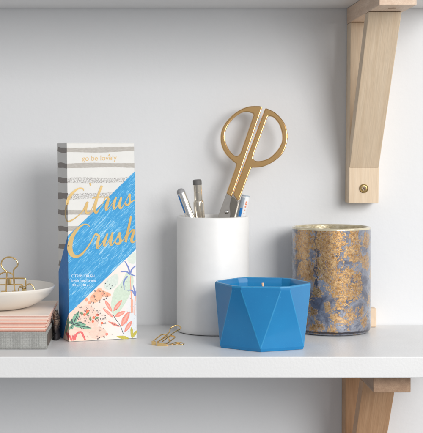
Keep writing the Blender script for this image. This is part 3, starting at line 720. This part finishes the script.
# ================================================================== BLUE CANDLE
KX, KY, KH = 0.1034, 1.1915 - DW, 0.0580
can = empty('faceted_candle', (KX, KY, 0.0)); can.rotation_euler = (0, 0, R(-7.5))
tag(can, 'blue faceted ceramic candle pot with a wick, in front of the cup', 'candle')
RB, RT, ch = 0.0436, 0.0463, 0.0074
def topring(scale, z):
    out = []
    hexv = [Vector((RT * scale * math.sin(R(30 + 60 * k)), -RT * scale * math.cos(R(30 + 60 * k)), z)) for k in range(6)]
    for k in range(6):
        a_, b_, c_ = hexv[k - 1], hexv[k], hexv[(k + 1) % 6]
        out += [b_ + (a_ - b_).normalized() * ch * 0.75, b_ + (c_ - b_).normalized() * ch * 0.75]
    return out
V = [Vector((RB * math.sin(R(60 * k)), -RB * math.cos(R(60 * k)), 0.0030)) for k in range(6)]       # 0-5 bottom
V += topring(1.0, KH - 0.0042)                                                                     # 6-17
V += [Vector((RB * .972 * math.sin(R(60 * k)), -RB * .972 * math.cos(R(60 * k)), 0.0002)) for k in range(6)]  # 18-23
F = []
for k in range(6):
    a_, b_ = 6 + 2 * k, 7 + 2 * k; nk = (k + 1) % 6
    F.append((k, nk, b_, a_))                       # wide foot, narrow head
    F.append((nk, 6 + 2 * nk, b_))                  # wide head, foot in a point
    F.append((18 + k, 18 + nk, nk, k))
F.append(tuple(range(18, 24))[::-1])
base = len(V)
levels = [topring(1.0, KH - 0.0016), topring(0.992, KH - 0.0004), topring(0.968, KH), topring(0.945, KH - 0.0006), topring(0.935, KH - 0.002), topring(0.93, KH - 0.0035)]
prev = list(range(6, 18))
for L_ in levels:
    cur = list(range(len(V), len(V) + 12)); V += L_
    for k in range(12): F.append((prev[k], prev[(k + 1) % 12], cur[(k + 1) % 12], cur[k]))
    if L_ is levels[1]: ridge0 = len(F) - 12
    if L_ is levels[3]: ridge1 = len(F)
    prev = cur
# round inside wall
for rr, z in [(0.0400, KH - 0.0052), (0.0398, KH - 0.012), (0.0396, KH - 0.0205)]:
    cur = list(range(len(V), len(V) + 12))
    V += [Vector((p.x, p.y, 0)).normalized() * rr + Vector((0, 0, z)) for p in levels[0]]
    for k in range(12): F.append((prev[k], prev[(k + 1) % 12], cur[(k + 1) % 12], cur[k]))
    prev = cur
F.append(tuple(prev))
FM = [1 if ridge0 <= i < ridge1 else 0 for i in range(len(F))]
o = mesh_obj('pot', V, F, None, can, mats=[M['glaze'], M['glaze_ridge']], fm=FM)
bv = o.modifiers.new('bevel', 'BEVEL'); bv.width = 0.0011; bv.segments = 3; bv.limit_method = 'WEIGHT'; bv.material = 1
at_ = o.data.attributes.new('bevel_weight_edge', 'FLOAT', 'EDGE')
for e_ in o.data.edges:
    lo_, hi_ = sorted(e_.vertices)
    if lo_ < 6 and 6 <= hi_ < 18: at_.data[e_.index].value = 0.5
    elif hi_ < 6: at_.data[e_.index].value = 0.001
b2_ = o.modifiers.new('soft', 'BEVEL'); b2_.width = 0.0006; b2_.segments = 2; b2_.limit_method = 'ANGLE'; b2_.angle_limit = R(20)
for p in o.data.polygons: p.use_smooth = True
o.modifiers.new('wn', 'WEIGHTED_NORMAL')
mesh_obj('wax', *capped([(0.0392, KH - 0.0200), (0.0392, KH - 0.0135), (0.037, KH - 0.0130), (0.0005, KH - 0.0132)], 64), M['wax'], can, smooth=60)
mesh_obj('wick', *tube(smoothline([(0, 0, KH - 0.0135), (0.0003, 0, KH - 0.006), (-0.0002, 0, KH - 0.0011)], 4), 0.0010, 10), M['wick'], can, smooth=60)

# ================================================================== BOOK, CARDS, BOWL
bk = empty('linen_book', (-0.175, -0.105, 0.0)); tag(bk, 'closed book in grey linen cloth under the pink cards', 'book')
def sub(vf, base): return [tuple(a - b_ for a, b_ in zip(p, base)) for p in vf[0]], vf[1]
B0 = (-0.175, -0.105, 0.0)
o = mesh_obj('cover', *sub(box(-0.262, -0.0922, -0.1590, -0.045, 0.0003, 0.0158), B0), M['linen'], bk); bevel(o, 0.0010, 3)
# pages seen from the right end, set into the cloth boards, coloured dark for the carton's shade
pg, n, l, bs = mat('shade-darkened page ends'); vv = coords(n, l, (1, 1, 40)); l.new(ramp(n, l, noise(n, l, vv, 60, 3), [(0.3, (0.05, 0.042, 0.036)), (0.7, (0.14, 0.12, 0.10))]), bs.inputs['Base Color'])
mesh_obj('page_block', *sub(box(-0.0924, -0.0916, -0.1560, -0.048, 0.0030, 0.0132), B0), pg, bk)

def cardmat(name, c, e):
    return m_paper(name, s2l(*c), 0.2, s2l(*e)[:3], (1, 1, 1), ns=300, thr=(0.4, 0.7))
cmA = cardmat('blush card', (246, 206, 188), (250, 222, 208)); cmB = cardmat('cream card', (250, 236, 224), (246, 226, 212)); cmC = cardmat('rose edge', (226, 160, 140), (238, 186, 168))
random.seed(21)
z = 0.0160
labels_c = ['blush pink card lying on the grey linen book, lowest of the stack', 'cream card second from the bottom of the pink stack', 'blush pink card third from the bottom of the stack',
            'cream card fourth from the bottom of the pink stack', 'rose pink card in the middle of the stack, fifth from the bottom', 'cream card sixth from the bottom of the pink stack', 'blush pink card seventh from the bottom of the stack',
            'cream card third from the top of the pink stack', 'rose pink card just under the top card of the stack', 'blush cream card on top of the stack under the white bowl']
thk = [0.0015, 0.0013, 0.0015, 0.0013, 0.0012, 0.0015, 0.0012, 0.0015, 0.0012, 0.0012]
for i in range(10):
    x1 = -0.0937 + [0.0000, 0.0004, 0.0002, 0.0010, 0.0006, 0.0016, 0.0020, 0.0026, 0.0022, 0.0034][i]
    y0 = -0.1568 + [0, 0.0004, 0.0002, 0.0008, 0.0004, 0.0010, 0.0006, 0.0012, 0.0008, 0.0002][i]
    if i == 9: y0 = -0.1555
    h = thk[i]
    c0_ = (-0.178, -0.105, z)
    # a folded card: two leaves slightly apart with the fold at the front
    lo = box(-0.262, x1, y0, -0.046, z + 0.00005, z + h * 0.46); hi = box(-0.262, x1 - 0.0006, y0 + 0.0003, -0.046, z + h * 0.54, z + h)
    rot = random.uniform(-0.006, 0.006)
    o = empty('greeting_card', c0_); tag(o, labels_c[i], 'card', 'pink cards stacked on the book')
    o.rotation_euler = (0, 0, rot * 0.4)
    m_ = [cmA, cmB, cmA, cmB, cmC, cmB, cmA, cmB, cmC, cmB][i]; m2_ = [cmC, cmB, cmC, cmA, cmC, cmA, cmC, cmA, cmB, cmA][i]
    mesh_obj('leaf', *sub(lo, c0_), m2_, o); mesh_obj('leaf', *sub(hi, c0_), m_, o)
    z += h + 0.0001
ZS = z
BX, BY = -0.1508, -0.0990
bowl = empty('trinket_bowl', (BX, BY, ZS)); tag(bowl, 'shallow cream ceramic bowl of gold clips on top of the cards', 'bowl')
hB = 0.0512 - ZS
prof = [(0.0005, 0.0012), (0.028, 0.0010), (0.030, 0.0001), (0.0325, 0.0002), (0.040, 0.0022), (0.048, 0.0062), (0.0555, 0.0118), (0.0598, 0.0172), (0.0612, hB - 0.0012), (0.0612, hB - 0.0004), (0.0606, hB), (0.0598, hB - 0.0003), (0.0592, hB - 0.0012), (0.0572, 0.0160), (0.0530, 0.0122), (0.0450, 0.0076), (0.036, 0.0045), (0.018, 0.0034), (0.0005, 0.0032)]
mesh_obj('body', *lathe(prof, 144), M['bowl'], bowl, smooth=70)

# ================================================================== BINDER CLIPS
def wire(name, pts, r_, m, parent, sub_=6, closed=False):
    L_ = smoothline(pts, sub_, closed)
    if closed: L_.append(L_[0])
    return mesh_obj(name, *tube(L_, r_, 10), m, parent, smooth=80)
def clip_body(parent, w_, h_, dep, m):
    """spring-steel wedge: flat spine, two jaws closing to an edge"""
    prof = [(-dep / 2, 0), (dep / 2, 0), (0.0007, h_), (0.0003, h_), (dep / 2 - 0.0006, 0.0006), (-dep / 2 + 0.0006, 0.0006), (-0.0003, h_), (-0.0007, h_)]
    V = [(x, y, z) for x in (-w_ / 2, w_ / 2) for y, z in prof]; n_ = len(prof)
    F = [(k, (k + 1) % n_, n_ + (k + 1) % n_, n_ + k) for k in range(n_)] + [tuple(range(n_)), tuple(range(n_, 2 * n_))]
    o = mesh_obj('jaw', V, F, m, parent); bevel(o, 0.0002, 2)
    V, F = join([tube([Vector((-w_ / 2, s_ * 0.0009, h_)), Vector((-w_ * .17, s_ * 0.0009, h_))], 0.0008, 8) for s_ in (-1, 1)] + [tube([Vector((w_ * .17, s_ * 0.0009, h_)), Vector((w_ / 2, s_ * 0.0009, h_))], 0.0008, 8) for s_ in (-1, 1)])
    mesh_obj('hinge', V, F, m, parent, smooth=80)
def handle_pts(w_, L_, ang, h_, sgn, kind='round'):
    """handle outline in the clip's space, hinged at z=h_, tilted by ang from straight up towards y*sgn"""
    if kind == 'round': q = [(-w_ * .42, 0), (-w_ * .16, L_ * .28), (-w_ * .13, L_ * .55), (-w_ * .30, L_ * .72), (-w_ * .34, L_ * .88), (-w_ * .18, L_), (w_ * .18, L_), (w_ * .34, L_ * .88), (w_ * .30, L_ * .72), (w_ * .13, L_ * .55), (w_ * .16, L_ * .28), (w_ * .42, 0)]
    else: q = [(-w_ * .30, 0), (-w_ * .27, L_ * .55), (-w_ * .26, L_ * .92), (-w_ * .18, L_), (w_ * .18, L_), (w_ * .26, L_ * .92), (w_ * .27, L_ * .55), (w_ * .30, 0)]
    return [(x, sgn * (0.0009 + t * math.sin(ang)), h_ + t * math.cos(ang)) for x, t in q]
def binder_clip(loc, rot, w_, h_, dep, L_, angs, kinds, label, group):
    t = empty('binder_clip', loc); t.rotation_euler = rot; tag(t, label, 'binder clip', group)
    clip_body(t, w_, h_, dep, M['wire_gold'])
    for a_, k_, s_ in zip(angs, kinds, (1, -1)): wire('wire_handle', handle_pts(w_, L_, a_, h_, s_, k_), 0.00055, M['wire_gold'], t, 5)
    return t
GB, GS = 'gold binder clips in the bowl', 'gold binder clips on the shelf'
# clip standing on its spine in the bowl, round handle up (its big loop shows above the rim)
cc = P(9.4, 284, 1.215)
t = empty('binder_clip', (cc.x, cc.y, ZS + 0.0048)); tag(t, 'gold binder clip standing in the bowl with its round wire loop up', 'binder clip', GB)
clip_body(t, 0.0150, 0.0110, 0.0080, M['wire_gold'])
k10 = lambda p, dd=1.215: (lambda q: (q.x - cc.x, q.y - cc.y, q.z - ZS - 0.0048))(P(p[0] / 9.63, 250 + p[1] / 9.63, dd))
wire('wire_handle', [k10(p) for p in [(60, 400), (62, 300), (64, 212), (38, 188), (14, 150), (18, 108), (48, 78), (90, 68), (136, 80), (166, 112), (168, 152), (132, 194), (134, 300), (142, 400)]], 0.00072, M['wire_gold'], t)
wire('wire_handle', [k10(p, 1.232) for p in [(-10, 250), (10, 228), (50, 214), (100, 222), (130, 250), (138, 330), (140, 400)]], 0.00066, M['wire_gold'], t)
kn = k10((90, 302), 1.213)
o = mesh_obj('hinge', *box(kn[0] - 0.0019, kn[0] + 0.0019, kn[1] - 0.001, kn[1] + 0.002, kn[2] - 0.0034, kn[2] + 0.0026), M['brass'], t); bevel(o, 0.0009, 2)
# clip lying behind it, square handles
t = empty('binder_clip', (cc.x + 0.004, cc.y + 0.016, ZS + 0.0060)); tag(t, 'gold binder clip lying in the bowl with square wire handles', 'binder clip', GB)
b0_ = t.location.copy()
k11 = lambda p, dd=1.226: tuple(P(p[0] / 9.63, 250 + p[1] / 9.63, dd) - b0_)
wire('wire_handle', [k11(p) for p in [(-60, 276), (60, 273), (226, 272), (244, 284), (248, 306), (248, 380)]], 0.00062, M['wire_gold'], t)
wire('wire_handle', [k11(p, 1.222) for p in [(-60, 336), (60, 334), (200, 333), (214, 342), (216, 390)]], 0.00060, M['wire_gold'], t)
v, f = box(*[q for q in (-0.0045, 0.0020, -0.004, 0.001, 0.0030, 0.0080)])
o = mesh_obj('jaw', *(lambda vf: ([(x - 0.003 if False else x - 0.0035, y - 0.006, z_ + 0.0012) for x, y, z_ in vf[0]], vf[1]))(box(-0.0030, 0.0014, -0.008, -0.004, -0.0005, 0.0055)), M['brass'], t); bevel(o, 0.0008, 2)
# small clip at the right of the bowl
t = empty('binder_clip', tuple(P(24, 291, 1.215))); tag(t, 'small gold binder clip lying at the right of the bowl', 'binder clip', GB)
b1_ = t.location.copy(); k12 = lambda p, dd=1.212: tuple(P(p[0] / 9.63, 250 + p[1] / 9.63, dd) - b1_)
wire('wire_handle', [k12(p) for p in [(176, 396), (184, 362), (206, 346), (236, 352), (262, 334), (290, 326), (316, 346), (332, 380)]], 0.0005, M['wire_gold'], t)
wire('wire_handle', [k12(p, 1.216) for p in [(182, 352), (212, 362), (240, 384), (262, 400)]], 0.0005, M['wire_gold'], t)
clip_body(t, 0.004, 0.0028, 0.003, M['brass'])

# the clips on the shelf, traced from the photo
def on(px, py, d): return P(px, py, d)
def sclip(name_, anchor, label): 
    t = empty('binder_clip', tuple(anchor)); tag(t, label, 'binder clip', GS); return t
k9 = lambda p, dd, b_: tuple(P(145 + p[0] / 9.4, 320 + p[1] / 9.4, dd) - b_)
def wedge_on(parent, b_, pa, pb, dd, rad=0.0021, m=None):
    """jaw body lying on the shelf between two photo points"""
    A_, B_ = Vector(k9(pa, dd, b_)), Vector(k9(pb, dd, b_)); x_ = (B_ - A_); L_ = x_.length; x_.normalize()
    z_ = Vector((0, 0, 1)); y_ = z_.cross(x_).normalized()
    prof = [(-rad, -rad), (rad, -rad * .9), (rad * 1.9, -rad * .15), (rad * 1.9, rad * .15), (rad, rad * .9), (-rad, rad)]
    V = [A_ + x_ * (L_ * s_) + y_ * a_ + z_ * c_ for s_ in (0, 1) for a_, c_ in prof]; n_ = 6
    F = [(k, (k + 1) % n_, n_ + (k + 1) % n_, n_ + k) for k in range(n_)] + [tuple(range(n_)), tuple(range(n_, 2 * n_))]
    o = mesh_obj('jaw', V, F, m or M['wire_gold'], parent); bevel(o, 0.0004, 2); return o
a0 = on(160, 345, 1.187); a0.z = 0.0
t = sclip('c', a0, 'gold binder clip on the shelf with its long wire handle raised')
wedge_on(t, a0, (108, 224), (206, 240), 1.187, 0.0016)
wire('wire_handle', [k9(p, d_, a0) for p, d_ in [((122, 206), 1.190), ((180, 158), 1.200), ((228, 112), 1.208), ((240, 78), 1.212), ((288, 52), 1.214), ((326, 60), 1.213), ((335, 80), 1.210), ((280, 112), 1.204), ((220, 158), 1.196), ((165, 200), 1.188)]], 0.00060, M['wire_gold'], t)
wire('wire_handle', [k9(p, d_, a0) for p, d_ in [((205, 222), 1.186), ((240, 196), 1.191), ((278, 166), 1.198), ((272, 154), 1.200), ((232, 150), 1.201), ((222, 170), 1.199), ((228, 196), 1.195)]], 0.00062, M['wire_gold'], t)
a1 = on(154, 344, 1.194); a1.z = 0.0
t = sclip('c', a1, 'smaller gold binder clip at the left end of the shelf pair')
wedge_on(t, a1, (62, 212), (104, 220), 1.192, 0.0017)
wire('wire_handle', [k9(p, d_, a1) for p, d_ in [((82, 194), 1.196), ((120, 164), 1.202), ((154, 140), 1.208), ((196, 138), 1.210), ((206, 152), 1.208), ((160, 180), 1.200), ((118, 206), 1.194)]], 0.00060, M['wire_gold'], t)
a2 = on(176, 344, 1.2); a2.z = 0.0
t = sclip('c', a2, 'gold binder clip lying flat on the shelf nearest the white cup')
wire('wire_handle', [k9(p, d_, a2) for p, d_ in [((212, 240), 1.187), ((250, 226), 1.196), ((292, 212), 1.205), ((340, 214), 1.205), ((366, 224), 1.198), ((350, 232), 1.193), ((300, 228), 1.195), ((256, 236), 1.190)]], 0.00060, M['wire_gold'], t)
wedge_on(t, a2, (296, 218), (330, 222), 1.198, 0.0012)

# small pale block behind the gold vessel
pb = empty('wooden_block', (0.222, -0.010, 0.0)); tag(pb, 'small pale peach wooden block peeping out behind the gold vessel', 'block')
xr = (376.6 - CX) * 1.306 / FPX
V, F = box(xr - 0.028, xr, -0.018, -0.004, 0.0002, HC - (308.3 - CY) * 1.306 / FPX)
o = mesh_obj('block', [(x - 0.222, y + 0.010, z_) for x, y, z_ in V], F, plain('pale peach wood', (0.80, 0.62, 0.45), 0.6), pb); bevel(o, 0.0012, 3)

# crumpled dark pouch added for the shade in the gap between the books and the carton
po = empty('shade_lump', (-0.0885, -0.0950, 0.0)); tag(po, 'added dark brown lump standing for the shade between the books and the carton', 'lump')
mp_, n, l, bs = mat('dark brown shade mottle'); vv = coords(n, l)
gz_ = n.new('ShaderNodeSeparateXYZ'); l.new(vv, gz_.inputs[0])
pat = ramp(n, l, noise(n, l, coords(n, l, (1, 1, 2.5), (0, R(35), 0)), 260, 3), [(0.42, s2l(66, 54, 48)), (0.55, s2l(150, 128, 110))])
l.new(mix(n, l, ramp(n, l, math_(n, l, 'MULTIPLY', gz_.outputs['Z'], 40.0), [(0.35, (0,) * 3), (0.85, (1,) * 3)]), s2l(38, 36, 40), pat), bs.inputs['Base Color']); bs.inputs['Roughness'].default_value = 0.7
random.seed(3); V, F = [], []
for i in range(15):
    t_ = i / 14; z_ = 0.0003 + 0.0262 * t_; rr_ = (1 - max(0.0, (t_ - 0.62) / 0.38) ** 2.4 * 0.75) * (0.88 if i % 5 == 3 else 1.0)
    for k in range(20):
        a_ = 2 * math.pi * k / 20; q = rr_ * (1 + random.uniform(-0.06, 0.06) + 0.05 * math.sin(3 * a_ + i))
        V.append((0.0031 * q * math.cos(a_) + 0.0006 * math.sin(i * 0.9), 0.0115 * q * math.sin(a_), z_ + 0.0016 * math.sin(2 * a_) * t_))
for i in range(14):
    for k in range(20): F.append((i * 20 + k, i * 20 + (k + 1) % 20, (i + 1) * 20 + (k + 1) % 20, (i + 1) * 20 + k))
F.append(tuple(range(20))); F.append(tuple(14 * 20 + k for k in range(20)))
o = mesh_obj('lump', V, F, mp_, po, smooth=80)
